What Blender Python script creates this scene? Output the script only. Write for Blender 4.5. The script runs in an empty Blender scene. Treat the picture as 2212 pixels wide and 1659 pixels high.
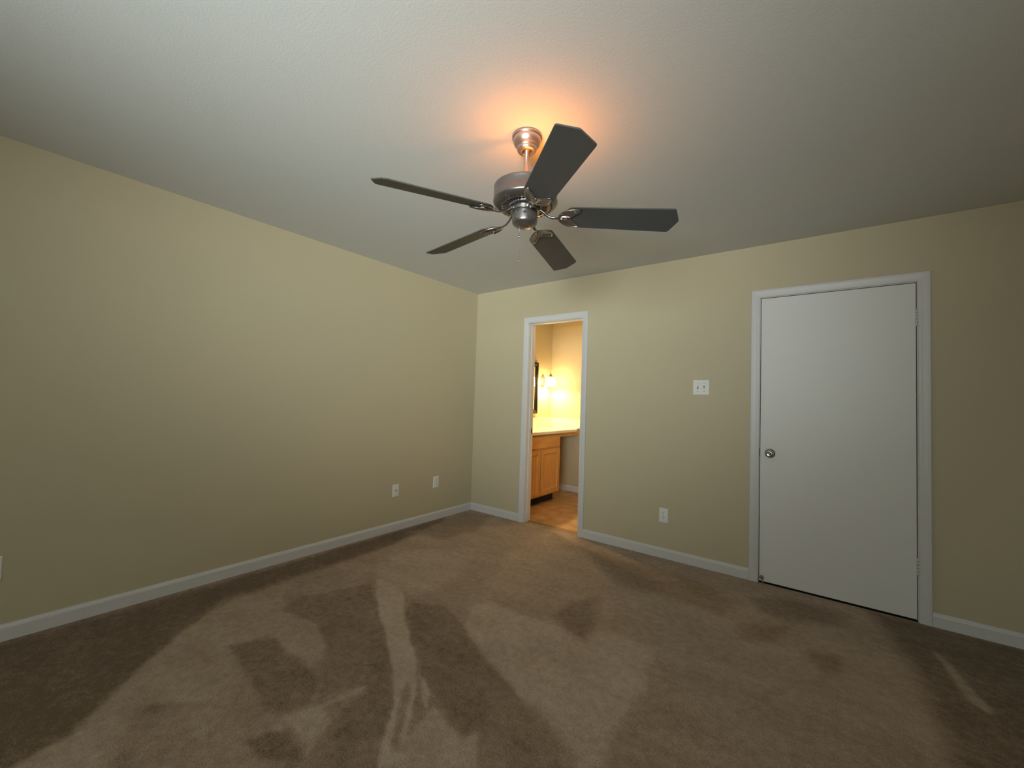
import bpy, bmesh, math, random
from mathutils import Vector, Matrix
from math import pi, sin, cos, tan, radians

S = bpy.context.scene
COL = S.collection
random.seed(4)

# ------------------------------------------------------------------ camera
CAM = Vector((3.17365, -3.48543, 1.24672))
YAW, PITCH, ROLL = 0.6491, 0.0375, 0.0320
FPX = 891.93
cam = bpy.data.cameras.new('camera')
cam.sensor_width = 36.0
cam.lens = FPX / 2212.0 * 36.0
cam.clip_start = 0.02
co = bpy.data.objects.new('camera', cam)
COL.objects.link(co)
_f = Vector((-sin(YAW) * cos(PITCH), cos(YAW) * cos(PITCH), sin(PITCH)))
_r = Vector((cos(YAW), sin(YAW), 0))
_u = _r.cross(_f)
_r2 = cos(ROLL) * _r + sin(ROLL) * _u
_u2 = -sin(ROLL) * _r + cos(ROLL) * _u
M = Matrix.Identity(4)
for i in range(3):
    M[i][0] = _r2[i]; M[i][1] = _u2[i]; M[i][2] = -_f[i]; M[i][3] = CAM[i]
co.matrix_world = M
S.camera = co

# ------------------------------------------------------------------ world, light, exposure
S.view_settings.view_transform = 'Standard'
S.view_settings.look = 'None'
S.view_settings.gamma = 1.0
S.view_settings.use_curve_mapping = False
S.view_settings.exposure = 0.0
w = bpy.data.worlds.new('world'); S.world = w; w.use_nodes = True
w.node_tree.nodes['Background'].inputs[0].default_value = (0.55, 0.7, 0.85, 1)
w.node_tree.nodes['Background'].inputs[1].default_value = 0.6


def area(name, loc, direction, sx, sy, power, color, spread=180):
    l = bpy.data.lights.new(name, 'AREA')
    l.shape = 'RECTANGLE'; l.size = sx; l.size_y = sy; l.energy = power; l.color = color
    o = bpy.data.objects.new(name, l); COL.objects.link(o)
    o.location = loc
    o.rotation_euler = Vector(direction).to_track_quat('-Z', 'Y').to_euler()
    l.spread = radians(spread)
    return o


def point(name, loc, power, color, rad=0.01, parent=None):
    l = bpy.data.lights.new(name, 'POINT')
    l.energy = power; l.color = color; l.shadow_soft_size = rad
    o = bpy.data.objects.new(name, l); COL.objects.link(o); o.location = loc
    return o


RX, RY = 4.45, -5.70          # right wall x, rear wall y
H = 2.44
# daylight thrown up by the blinds of the rear window, what comes in level, and an added fill
area('daylight_level', (3.30, RY + 0.06, 1.50), (0.0, 1.0, 0.0), 1.5, 1.1, 25, (0.90, 1.0, 0.90))
area('daylight_blinds', (3.30, RY + 0.16, 1.50), (-0.5, 1.0, 0.25), 1.5, 1.1, 28, (0.91, 1.0, 0.98), 62)
area('daylight_side_fill', (3.30, RY + 0.16, 1.50), (-3.3, 4.9, 0.95), 1.5, 1.1, 4.5, (0.95, 1.0, 0.88), 46)  # extra narrow beam added to brighten the upper left wall

# ------------------------------------------------------------------ helpers
class MB:
    def __init__(self):
        self.v = []; self.f = []; self.mi = []; self.sm = []

    def add(self, vs, fs, mi=0, smooth=False, M=None):
        b = len(self.v)
        for p in vs:
            p = Vector(p)
            self.v.append(tuple(M @ p) if M is not None else tuple(p))
        for f in fs:
            self.f.append([b + i for i in f]); self.mi.append(mi); self.sm.append(smooth)
        return self

    def box(self, a, b, mi=0, M=None, bev=0.0):
        x0, x1 = sorted((a[0], b[0])); y0, y1 = sorted((a[1], b[1])); z0, z1 = sorted((a[2], b[2]))
        if bev <= 0:
            vs = [(x0, y0, z0), (x1, y0, z0), (x1, y1, z0), (x0, y1, z0), (x0, y0, z1), (x1, y0, z1), (x1, y1, z1), (x0, y1, z1)]
            return self.add(vs, [(0, 3, 2, 1), (4, 5, 6, 7), (0, 1, 5, 4), (1, 2, 6, 5), (2, 3, 7, 6), (3, 0, 4, 7)], mi, False, M)
        bm = bmesh.new()
        bmesh.ops.create_cube(bm, size=1.0)
        for v in bm.verts:
            v.co = Vector(((x0 + x1) / 2 + v.co.x * (x1 - x0), (y0 + y1) / 2 + v.co.y * (y1 - y0), (z0 + z1) / 2 + v.co.z * (z1 - z0)))
        bmesh.ops.bevel(bm, geom=bm.edges[:], offset=bev, segments=2, affect='EDGES', profile=0.5)
        bm.verts.index_update()
        self.add([v.co.copy() for v in bm.verts], [[v.index for v in f.verts] for f in bm.faces], mi, False, M)
        bm.free(); return self

    def lathe(self, prof, n=48, mi=0, M=None, smooth=True, close=False):
        vs = []; fs = []
        for r, z in prof:
            for k in range(n):
                a = 2 * pi * k / n
                vs.append((r * cos(a), r * sin(a), z))
        for i in range(len(prof) - 1):
            for k in range(n):
                k2 = (k + 1) % n
                fs.append((i * n + k, i * n + k2, (i + 1) * n + k2, (i + 1) * n + k))
        if close:
            fs.append(tuple(range(n))[::-1]); fs.append(tuple((len(prof) - 1) * n + k for k in range(n)))
        return self.add(vs, fs, mi, smooth, M)

    def prism(self, outline, z0, z1, mi=0, M=None, smooth=False):
        n = len(outline)
        vs = [(x, y, z0) for x, y in outline] + [(x, y, z1) for x, y in outline]
        fs = [tuple(range(n))[::-1], tuple(range(n, 2 * n))]
        fs += [(i, (i + 1) % n, n + (i + 1) % n, n + i) for i in range(n)]
        return self.add(vs, fs, mi, smooth, M)

    def tube(self, pts, r, n=10, mi=0, M=None, closed=False, flat=1.0):
        pts = [Vector(p) for p in pts]; m = len(pts)
        vs = []; fs = []
        rr = r if isinstance(r, (list, tuple)) else [r] * m
        ref = Vector((0, 0, 1))
        for i, p in enumerate(pts):
            if closed:
                d = (pts[(i + 1) % m] - pts[i - 1])
            else:
                d = pts[min(i + 1, m - 1)] - pts[max(i - 1, 0)]
            d.normalize()
            rf = ref if abs(d.dot(ref)) < 0.95 else Vector((1, 0, 0))
            s = d.cross(rf).normalized(); t = s.cross(d).normalized()
            for k in range(n):
                a = 2 * pi * k / n
                vs.append(p + s * (rr[i] * cos(a)) + t * (rr[i] * flat * sin(a)))
        seg = m if closed else m - 1
        for i in range(seg):
            j = (i + 1) % m
            for k in range(n):
                k2 = (k + 1) % n
                fs.append((i * n + k, i * n + k2, j * n + k2, j * n + k))
        if not closed:
            fs.append(tuple(range(n))[::-1]); fs.append(tuple((m - 1) * n + k for k in range(n)))
        return self.add(vs, fs, mi, True, M)

    def build(self, name, mats, parent=None, loc=(0, 0, 0)):
        me = bpy.data.meshes.new(name)
        me.from_pydata(self.v, [], self.f)
        bm = bmesh.new(); bm.from_mesh(me)
        bmesh.ops.recalc_face_normals(bm, faces=bm.faces[:])
        bm.to_mesh(me); bm.free()
        for m in (mats if isinstance(mats, (list, tuple)) else [mats]):
            me.materials.append(m)
        for p, mi, sm in zip(me.polygons, self.mi, self.sm):
            p.material_index = mi; p.use_smooth = sm
        o = bpy.data.objects.new(name, me); COL.objects.link(o)
        o.location = loc
        if parent is not None:
            o.parent = parent
        return o


def thing(name, label, cat, loc=(0, 0, 0), group=None):
    o = bpy.data.objects.new(name, None); COL.objects.link(o)
    o.empty_display_size = 0.05
    o.location = loc; o['label'] = label; o['category'] = cat
    if group: o['group'] = group
    return o


def tag(o, label, cat, group=None):
    o['label'] = label; o['category'] = cat
    if group: o['group'] = group
    return o


def struct(o, label, cat=None):
    o['kind'] = 'structure'; o['label'] = label; o['category'] = cat or o.name.split('_')[0]
    return o


# ------------------------------------------------------------------ materials
def mat(name, col, rough=0.6, metal=0.0, noise=None, bump=None, spec=0.5, coat=0.0):
    """noise=(scale, amount); bump=(scale, strength, distance)"""
    m = bpy.data.materials.new(name); m.use_nodes = True
    nt = m.node_tree; b = nt.nodes['Principled BSDF']
    b.inputs['Base Color'].default_value = (*col, 1)
    b.inputs['Roughness'].default_value = rough
    b.inputs['Metallic'].default_value = metal
    b.inputs['Specular IOR Level'].default_value = spec
    if coat: b.inputs['Coat Weight'].default_value = coat
    tc = nt.nodes.new('ShaderNodeTexCoord')
    if noise:
        n = nt.nodes.new('ShaderNodeTexNoise'); n.inputs['Scale'].default_value = noise[0]; n.inputs['Detail'].default_value = 4
        nt.links.new(tc.outputs['Object'], n.inputs['Vector'])
        mx = nt.nodes.new('ShaderNodeMix'); mx.data_type = 'RGBA'
        a = noise[1]
        mx.inputs[6].default_value = (*[c * (1 - a) for c in col], 1)
        mx.inputs[7].default_value = (*[min(1, c * (1 + a)) for c in col], 1)
        nt.links.new(n.outputs['Fac'], mx.inputs[0]); nt.links.new(mx.outputs[2], b.inputs['Base Color'])
    if bump:
        n = nt.nodes.new('ShaderNodeTexNoise'); n.inputs['Scale'].default_value = bump[0]; n.inputs['Detail'].default_value = 3
        nt.links.new(tc.outputs['Object'], n.inputs['Vector'])
        bp = nt.nodes.new('ShaderNodeBump'); bp.inputs['Strength'].default_value = bump[1]; bp.inputs['Distance'].default_value = bump[2]
        nt.links.new(n.outputs['Fac'], bp.inputs['Height']); nt.links.new(bp.outputs['Normal'], b.inputs['Normal'])
    return m


M_WALL = mat('wall_paint', (0.52, 0.458, 0.318), 0.55, noise=(1.3, 0.02), bump=(90, 0.12, 0.003), spec=0.35)
M_CEIL = mat('ceiling_paint', (0.655, 0.672, 0.668), 0.85, bump=(120, 0.10, 0.004), spec=0.2)
M_TRIM = mat('trim_paint', (0.62, 0.612, 0.62), 0.42, bump=(35, 0.06, 0.002))
M_DOOR = mat('door_paint', (0.72, 0.715, 0.71), 0.45, noise=(3, 0.015), bump=(60, 0.08, 0.002))
M_PLATE = mat('plate_plastic', (0.78, 0.78, 0.77), 0.35)
M_SLOT = mat('slot_dark', (0.02, 0.02, 0.02), 0.6)
M_DARK = mat('dark_void', (0.012, 0.010, 0.009), 0.9)
M_PEWTER = mat('pewter_metal', (0.27, 0.245, 0.24), 0.30, 0.9, noise=(60, 0.06))
M_PEWTERL = mat('pewter_metal_satin', (0.44, 0.375, 0.35), 0.38, 0.9)
M_IRON = mat('iron_metal', (0.40, 0.375, 0.365), 0.24, 0.95)
M_BLADE = mat('blade_laminate', (0.064, 0.064, 0.063), 0.5, noise=(14, 0.06))
M_CHROME = mat('satin_nickel', (0.42, 0.41, 0.39), 0.2, 1.0)
M_BRASS = mat('aged_brass', (0.55, 0.33, 0.14), 0.3, 0.9)
M_BLACKF = mat('black_lacquer', (0.008, 0.006, 0.006), 0.4, spec=0.25)
M_MARBLE = mat('cultured_marble', (0.78, 0.73, 0.62), 0.15, noise=(7, 0.06))
M_GROUT = mat('stop_rubber', (0.16, 0.15, 0.13), 0.6)
M_GAP = mat('vent_dark', (0.008, 0.008, 0.008), 0.6)
M_GLASS = mat('window_glass', (0.9, 0.95, 0.95), 0.02)
M_GLASS.node_tree.nodes['Principled BSDF'].inputs['Transmission Weight'].default_value = 1.0

M_MIRROR = mat('mirror_glass', (0.85, 0.86, 0.85), 0.02, 1.0)

# oak with grain running along z
def wood(name, along='z'):
    m = bpy.data.materials.new(name); m.use_nodes = True
    nt = m.node_tree; b = nt.nodes['Principled BSDF']; b.inputs['Roughness'].default_value = 0.38
    tc = nt.nodes.new('ShaderNodeTexCoord'); mp = nt.nodes.new('ShaderNodeMapping')
    mp.inputs['Scale'].default_value = {'z': (22, 22, 1.6), 'y': (22, 1.6, 22)}[along]
    n = nt.nodes.new('ShaderNodeTexNoise'); n.inputs['Scale'].default_value = 2.2; n.inputs['Detail'].default_value = 6; n.inputs['Distortion'].default_value = 0.6
    cr = nt.nodes.new('ShaderNodeValToRGB')
    cr.color_ramp.elements[0].position = 0.3; cr.color_ramp.elements[0].color = (0.50, 0.235, 0.062, 1)
    cr.color_ramp.elements[1].position = 0.7; cr.color_ramp.elements[1].color = (0.70, 0.38, 0.125, 1)
    nt.links.new(tc.outputs['Object'], mp.inputs[0]); nt.links.new(mp.outputs[0], n.inputs['Vector'])
    nt.links.new(n.outputs['Fac'], cr.inputs[0]); nt.links.new(cr.outputs[0], b.inputs['Base Color'])
    return m

M_OAK = wood('oak_vertical', 'z'); M_OAKH = wood('oak_horizontal', 'y')

# carpet: two pile directions plus painted light falloff (attribute «nap») in slightly different beiges
def carpet():
    m = bpy.data.materials.new('beige_carpet'); m.use_nodes = True
    nt = m.node_tree; b = nt.nodes['Principled BSDF']
    b.inputs['Roughness'].default_value = 0.95; b.inputs['Specular IOR Level'].default_value = 0.1
    b.inputs['Sheen Weight'].default_value = 0.15
    tc = nt.nodes.new('ShaderNodeTexCoord')
    at = nt.nodes.new('ShaderNodeAttribute'); at.attribute_name = 'nap'
    big = nt.nodes.new('ShaderNodeTexNoise'); big.inputs['Scale'].default_value = 3.2; big.inputs['Detail'].default_value = 8; big.inputs['Roughness'].default_value = 0.65
    mp = nt.nodes.new('ShaderNodeMapping'); mp.inputs['Scale'].default_value = (1, 1.6, 1); mp.inputs['Rotation'].default_value = (0, 0, 0.6)
    mid = nt.nodes.new('ShaderNodeTexNoise'); mid.inputs['Scale'].default_value = 26; mid.inputs['Detail'].default_value = 6; mid.inputs['Roughness'].default_value = 0.7
    fine = nt.nodes.new('ShaderNodeTexNoise'); fine.inputs['Scale'].default_value = 150; fine.inputs['Detail'].default_value = 3
    L = nt.links.new
    L(tc.outputs['Object'], mp.inputs[0]); L(mp.outputs[0], big.inputs['Vector']); L(tc.outputs['Object'], mid.inputs['Vector']); L(tc.outputs['Object'], fine.inputs['Vector'])

    def mth(op, a, b_):
        n = nt.nodes.new('ShaderNodeMath'); n.operation = op
        for i, x in enumerate((a, b_)):
            if isinstance(x, (int, float)): n.inputs[i].default_value = x
            else: L(x, n.inputs[i])
        return n.outputs[0]
    s = mth('ADD', at.outputs['Fac'], mth('MULTIPLY', mth('SUBTRACT', big.outputs['Fac'], 0.5), 0.62))
    s = mth('ADD', s, mth('MULTIPLY', mth('SUBTRACT', mid.outputs['Fac'], 0.5), 0.85))
    s = mth('ADD', s, mth('MULTIPLY', mth('SUBTRACT', fine.outputs['Fac'], 0.5), 0.75))
    cr = nt.nodes.new('ShaderNodeValToRGB')
    e = cr.color_ramp.elements
    e[0].position = 0.0; e[0].color = (0.135, 0.087, 0.048, 1)
    e[1].position = 1.0; e[1].color = (0.54, 0.445, 0.36, 1)
    k = cr.color_ramp.elements.new(0.45); k.color = (0.33, 0.236, 0.166, 1)
    L(s, cr.inputs[0]); L(cr.outputs[0], b.inputs['Base Color'])
    h = mth('ADD', mth('MULTIPLY', fine.outputs['Fac'], 0.6), mth('MULTIPLY', mid.outputs['Fac'], 0.8))
    bp = nt.nodes.new('ShaderNodeBump'); bp.inputs['Strength'].default_value = 0.8; bp.inputs['Distance'].default_value = 0.010
    L(h, bp.inputs['Height']); L(bp.outputs['Normal'], b.inputs['Normal'])
    return m

M_CARPET = carpet()

# bathroom tile
def tile():
    m = bpy.data.materials.new('brown_floor_tile'); m.use_nodes = True
    nt = m.node_tree; b = nt.nodes['Principled BSDF']; b.inputs['Roughness'].default_value = 0.4
    tc = nt.nodes.new('ShaderNodeTexCoord'); mp = nt.nodes.new('ShaderNodeMapping'); mp.inputs['Location'].default_value = (-0.11, -0.25, 0)
    br = nt.nodes.new('ShaderNodeTexBrick')
    br.offset = 0.0; br.inputs['Scale'].default_value = 1.0
    br.inputs['Brick Width'].default_value = 0.33; br.inputs['Row Height'].default_value = 0.33
    br.inputs['Mortar Size'].default_value = 0.004; br.inputs['Mortar Smooth'].default_value = 0.2
    br.inputs['Color1'].default_value = (0.44, 0.265, 0.13, 1); br.inputs['Color2'].default_value = (0.37, 0.22, 0.105, 1)
    br.inputs['Mortar'].default_value = (0.53, 0.36, 0.20, 1)
    n = nt.nodes.new('ShaderNodeTexNoise'); n.inputs['Scale'].default_value = 9; n.inputs['Detail'].default_value = 6
    mx = nt.nodes.new('ShaderNodeMix'); mx.data_type = 'RGBA'; mx.blend_type = 'OVERLAY'; mx.inputs[0].default_value = 0.7
    L = nt.links.new
    L(tc.outputs['Object'], mp.inputs[0]); L(mp.outputs[0], br.inputs['Vector']); L(tc.outputs['Object'], n.inputs['Vector'])
    L(br.outputs['Color'], mx.inputs[6]); L(n.outputs['Fac'], mx.inputs[7]); L(mx.outputs[2], b.inputs['Base Color'])
    return m

M_TILE = tile()

def glow(name, col, strength):
    m = bpy.data.materials.new(name); m.use_nodes = True
    nt = m.node_tree; b = nt.nodes['Principled BSDF']
    b.inputs['Base Color'].default_value = (0.9, 0.85, 0.75, 1); b.inputs['Roughness'].default_value = 0.2
    b.inputs['Emission Color'].default_value = (*col, 1); b.inputs['Emission Strength'].default_value = strength
    return m

M_SHADE = glow('lit_opal_glass', (1.0, 0.68, 0.28), 40.0)
M_BULB = glow('lit_bulb', (1.0, 0.55, 0.22), 6.0)

# ------------------------------------------------------------------ room shell
YB = 0.115                       # partition thickness
BX0, BX1 = 0.727, 1.348          # clear edges of bathroom casing
BOX0, BOX1 = 0.715, 1.360        # bathroom rough opening
CX0, CX1 = 2.782, 3.638          # closet rough opening
ZO = 2.062                       # rough opening head
BXR, BYE = 2.25, 1.64            # bathroom right wall, end wall

mb = MB()
for x0, x1, z0, z1 in ((0, BOX0, 0, H), (BOX0, BOX1, ZO, H), (BOX1, CX0, 0, H), (CX0, CX1, ZO, H), (CX1, RX, 0, H)):
    mb.box((x0, 0, z0), (x1, YB, z1))
struct(mb.build('wall_back', M_WALL), 'beige painted back wall with doorway and closet door', 'wall')
struct(MB().box((-0.12, RY - 0.12, -0.1), (0, BYE + 0.12, H)).build('wall_left', M_WALL), 'long beige painted wall on the left, continuing into the bathroom', 'wall')
struct(MB().box((RX, RY - 0.12, -0.1), (RX + 0.12, YB, H)).build('wall_right', M_WALL), 'beige painted wall on the right side of the bedroom', 'wall')
WX0, WX1, WZ0, WZ1 = 2.50, 4.10, 0.90, 2.12
mb = MB()
mb.box((0, RY - 0.12, 0), (WX0, RY, H)).box((WX1, RY - 0.12, 0), (RX, RY, H))
mb.box((WX0, RY - 0.12, 0), (WX1, RY, WZ0)).box((WX0, RY - 0.12, WZ1), (WX1, RY, H))
struct(mb.build('wall_front', M_WALL), 'beige painted wall behind the camera with a window', 'wall')
struct(MB().box((0, BYE, -0.1), (BXR, BYE + 0.12, H)).build('wall_bathroom_end', M_WALL), 'bathroom end wall above the vanity top, lit warm', 'wall')
struct(MB().box((BXR, YB, -0.1), (BXR + 0.12, BYE + 0.12, H)).build('wall_bathroom_right', M_WALL), 'bathroom wall on the right, out of sight', 'wall')
struct(MB().box((-0.12, RY - 0.12, H), (RX + 0.12, BYE + 0.12, H + 0.1)).build('ceiling', M_CEIL), 'flat textured white ceiling', 'ceiling')
mb = MB().box((CX0 - .05, YB, 0), (CX0 - .04, YB + .5, H)).box((CX1 + .04, YB, 0), (CX1 + .05, YB + .5, H)).box((CX0 - .05, YB + .5, 0), (CX1 + .05, YB + .51, H))
struct(mb.build('wall_closet', M_WALL), 'inside walls of the closet behind the door', 'wall')
struct(MB().box((CX0 - .05, 0.0, -0.1), (CX1 + .05, YB + .51, -0.004)).build('floor_closet', M_DARK), 'closet floor behind the door', 'floor')

# ---- carpet floor with its pile marks and painted light falloff
NAP = [
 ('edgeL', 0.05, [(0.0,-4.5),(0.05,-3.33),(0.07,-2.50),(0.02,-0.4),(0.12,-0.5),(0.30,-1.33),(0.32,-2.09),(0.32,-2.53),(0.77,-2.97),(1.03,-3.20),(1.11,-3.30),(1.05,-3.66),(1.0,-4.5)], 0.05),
 ('leftpale', 0.54, [(0.35,-2.20),(0.41,-2.12),(0.55,-2.26),(0.66,-2.31),(0.87,-2.27),(1.09,-2.29),(1.26,-2.39),(1.33,-2.50),(1.23,-2.47),(1.05,-2.51),(0.91,-2.48),(0.89,-2.57),(0.83,-2.65),(1.07,-2.68),(1.32,-2.70),(1.40,-2.73),(1.33,-2.80),(1.18,-2.88),(1.05,-2.98),(1.08,-3.04),(1.21,-3.09),(1.32,-3.14),(1.42,-3.60),(1.12,-3.50),(1.03,-3.20),(0.77,-2.97),(0.56,-2.77),(0.39,-2.55),(0.37,-2.38)], 0.022),
 ('leftmid', 0.48, [(1.40,-2.73),(1.56,-2.69),(1.62,-2.75),(1.61,-2.85),(1.73,-2.80),(1.62,-3.14),(1.21,-3.09),(1.09,-3.03),(1.20,-2.88)], 0.03),
 ('uppale', 0.68, [(0.52,-1.51),(0.49,-1.28),(0.67,-1.04),(0.92,-1.03),(1.08,-1.24),(1.17,-1.55),(1.09,-1.75),(0.76,-1.73)], 0.06),
 ('corner', 0.34, [(0.13,-0.98),(0.18,-0.75),(0.01,-0.13),(0.34,-0.06),(0.55,-0.50),(0.51,-0.89)], 0.06),
 ('rightpale', 0.72, [(1.47,-1.61),(1.54,-1.48),(1.79,-1.48),(2.06,-1.43),(2.28,-1.31),(2.49,-1.29),(2.55,-1.60),(2.53,-1.89),(2.57,-2.11),(2.48,-2.50),(2.32,-2.30),(2.08,-1.99),(1.81,-1.87),(1.60,-1.77)], 0.028),
 ('green', 0.25, [(1.93,-1.36),(1.91,-1.16),(2.02,-0.98),(2.15,-1.30),(2.18,-1.47),(2.11,-1.48)], 0.05),
 ('darkA', 0.24, [(1.18,-1.79),(1.37,-1.70),(1.59,-1.78),(1.83,-1.90),(2.09,-2.00),(2.25,-2.06),(2.24,-2.21),(2.11,-2.32),(1.90,-2.26),(1.68,-2.16),(1.48,-2.04),(1.24,-1.88)], 0.014),
 ('darkE', 0.33, [(2.05,-2.10),(2.22,-2.00),(2.42,-2.10),(2.62,-2.30),(2.45,-2.48),(2.25,-2.36),(2.10,-2.24)], 0.05),
 ('darkB', 0.24, [(0.61,-2.21),(0.69,-2.02),(0.79,-1.82),(1.02,-1.93),(1.42,-2.15),(1.62,-2.26),(1.80,-2.40),(1.91,-2.51),(1.77,-2.63),(1.67,-2.55),(1.60,-2.39),(1.53,-2.54),(1.38,-2.45),(1.23,-2.36),(1.01,-2.28),(0.69,-2.33)], 0.014),
 ('darkC', 0.2, [(0.85,-2.64),(0.92,-2.54),(0.95,-2.47),(1.11,-2.50),(1.28,-2.48),(1.43,-2.50),(1.54,-2.58),(1.48,-2.69),(1.38,-2.71),(1.14,-2.66)], 0.014),
 ('darkD', 0.12, [(1.53,-2.82),(1.55,-2.75),(1.61,-2.72),(1.77,-2.73),(1.65,-2.82)], 0.015),
 ('heart', 0.62, [(1.51,-2.69),(1.55,-2.61),(1.58,-2.52),(1.60,-2.39),(1.62,-2.42),(1.59,-2.57),(1.67,-2.59),(1.71,-2.65),(1.73,-2.69),(1.77,-2.72),(1.70,-2.70),(1.62,-2.70),(1.56,-2.70)], 0.012),
 ('stripe', 0.76, [(0.75,-1.76),(0.86,-1.70),(1.07,-1.77),(1.31,-1.95),(1.54,-2.09),(1.67,-2.17),(1.80,-2.29),(1.91,-2.40),(2.06,-2.53),(1.98,-2.59),(1.89,-2.50),(1.78,-2.38),(1.65,-2.27),(1.42,-2.14),(1.17,-2.01)], 0.008),
 ('stripeDark', 0.42, [(1.72,-2.26),(1.80,-2.32),(1.90,-2.42),(1.99,-2.50),(1.97,-2.52),(1.86,-2.43),(1.76,-2.33)], 0.010),
 ('spike', 0.70, [(1.72,-2.20),(1.79,-2.22),(1.85,-2.25),(1.91,-2.32),(1.83,-2.28)], 0.008),
 ('arrow', 0.66, [(1.91,-2.28),(2.02,-2.31),(2.13,-2.33),(2.13,-2.26),(2.30,-2.45),(2.10,-2.64),(1.96,-2.45),(1.94,-2.38)], 0.012),
 ('darkR', 0.34, [(1.54,-0.26),(1.98,-0.26),(2.37,-0.26),(2.75,-0.43),(2.69,-0.70),(2.36,-0.68),(2.01,-0.68)], 0.08),
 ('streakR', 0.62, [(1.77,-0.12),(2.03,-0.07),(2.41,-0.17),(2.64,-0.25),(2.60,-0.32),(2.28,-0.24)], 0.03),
 ('darkR2', 0.28, [(2.79,-0.35),(2.98,-0.15),(3.29,-0.19),(3.26,-0.38),(3.04,-0.50),(2.86,-0.49)], 0.06),
 ('darkR3', 0.3, [(2.79,-0.72),(3.01,-0.60),(2.98,-0.83),(2.82,-0.91)], 0.05),
 ('darkR4', 0.3, [(3.10,-0.83),(3.23,-0.74),(3.25,-0.89),(3.17,-1.00)], 0.04),
 ('paleR', 0.58, [(3.21,-0.51),(3.45,-0.42),(3.45,-0.68),(3.53,-1.00),(3.50,-1.50),(3.44,-1.13),(3.36,-1.07),(3.26,-0.88)], 0.04),
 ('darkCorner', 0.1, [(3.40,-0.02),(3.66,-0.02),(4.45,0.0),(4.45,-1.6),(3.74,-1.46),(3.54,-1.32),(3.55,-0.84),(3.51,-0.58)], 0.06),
 ('streakR2', 0.55, [(3.63,-0.38),(3.65,-0.36),(3.74,-0.79),(3.72,-0.84),(3.68,-0.80)], 0.012),
]


def sdf(poly, x, y):
    ins = False; d = 1e9; n = len(poly)
    for i in range(n):
        x1, y1 = poly[i]; x2, y2 = poly[(i + 1) % n]
        if (y1 > y) != (y2 > y) and x < (x2 - x1) * (y - y1) / (y2 - y1) + x1: ins = not ins
        ex, ey = x2 - x1, y2 - y1
        l = ex * ex + ey * ey
        t = 0 if l == 0 else max(0, min(1, ((x - x1) * ex + (y - y1) * ey) / l))
        dd = math.hypot(x - x1 - t * ex, y - y1 - t * ey)
        if dd < d: d = dd
    return d if ins else -d


from mathutils import noise as mnoise
boxes = [(min(p[0] for p in P) - 0.3, max(p[0] for p in P) + 0.3, min(p[1] for p in P) - 0.3, max(p[1] for p in P) + 0.3) for _, _, P, _ in NAP]


def nap(x, y):
    wx = x + 0.016 * mnoise.noise(Vector((x * 7, y * 7, 1.7))) + 0.006 * mnoise.noise(Vector((x * 24, y * 24, 5)))
    wy = y + 0.016 * mnoise.noise(Vector((x * 7, y * 7, 9.1))) + 0.006 * mnoise.noise(Vector((x * 24, y * 24, 8)))
    g = max(0.0, min(1.0, (y + 3.0) / 1.9)); v = 0.27 + 0.33 * g - 0.13 * max(0.0, min(1.0, (x - 2.9) / 1.0))  # base tone darkens towards camera and right: light falloff painted into the colour
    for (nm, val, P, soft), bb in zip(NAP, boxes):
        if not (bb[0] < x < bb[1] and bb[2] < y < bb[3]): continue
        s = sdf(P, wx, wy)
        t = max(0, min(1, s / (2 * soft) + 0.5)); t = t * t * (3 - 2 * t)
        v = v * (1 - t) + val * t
    return v


def build_floor():
    xs = []; ys = []
    x = 0.0
    step = 0.0125
    nx = int(RX / step) + 1; ny = int((-RY) / step) + 1
    vs = []; fs = []; nv = []
    for j in range(ny + 1):
        yy = RY * (j / ny)
        for i in range(nx + 1):
            xx = RX * i / nx
            z = 0.003 * mnoise.noise(Vector((xx * 3, yy * 3, 0)))
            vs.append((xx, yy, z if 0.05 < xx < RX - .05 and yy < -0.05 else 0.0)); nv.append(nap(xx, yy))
    for j in range(ny):
        for i in range(nx):
            a = j * (nx + 1) + i
            fs.append((a, a + nx + 1, a + nx + 2, a + 1))
    b = len(vs)
    # carpet tongue running through the bathroom doorway to its threshold
    vs += [(BOX0, 0, 0), (BOX1, 0, 0), (BOX1, 0.062, 0), (BOX0, 0.062, 0)]
    nv += [0.42] * 4; fs.append((b, b + 1, b + 2, b + 3))
    # skirt so that the slab has thickness
    c = len(vs)
    vs += [(0, 0, -0.1), (RX, 0, -0.1), (RX, RY, -0.1), (0, RY, -0.1)]; nv += [0.3] * 4
    fs.append((c, c + 1, c + 2, c + 3))
    me = bpy.data.meshes.new('floor'); me.from_pydata(vs, [], fs)
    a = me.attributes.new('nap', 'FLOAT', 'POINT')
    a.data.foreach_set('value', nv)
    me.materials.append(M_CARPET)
    for p in me.polygons: p.use_smooth = True
    o = bpy.data.objects.new('floor', me); COL.objects.link(o)
    struct(o, 'worn beige wall-to-wall carpet with lighter and darker pile marks and painted light falloff', 'floor')


build_floor()
struct(MB().box((0, 0.098, -0.1), (BXR, BYE, -0.002)).build('floor_bathroom', M_TILE), 'square brown floor tiles of the bathroom with pale grout', 'floor')
M_THR = mat('worn_oak_strip', (0.22, 0.125, 0.06), 0.5, noise=(20, 0.25))
mb = MB().prism([(0.060, -0.02), (0.060, 0.001), (0.068, 0.006), (0.088, 0.006), (0.094, 0.001), (0.094, -0.02)], BOX0 + .001, BOX1 - .001,
                M=Matrix(((0, 0, 1, 0), (1, 0, 0, 0), (0, 1, 0, 0), (0, 0, 0, 1))))
mb.box((BOX0, 0.094, -0.02), (BOX1, 0.099, -0.006), 1)
struct(mb.build('trim_threshold', [M_THR, M_DARK]), 'low brown threshold strip between carpet and tile', 'trim')

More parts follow.
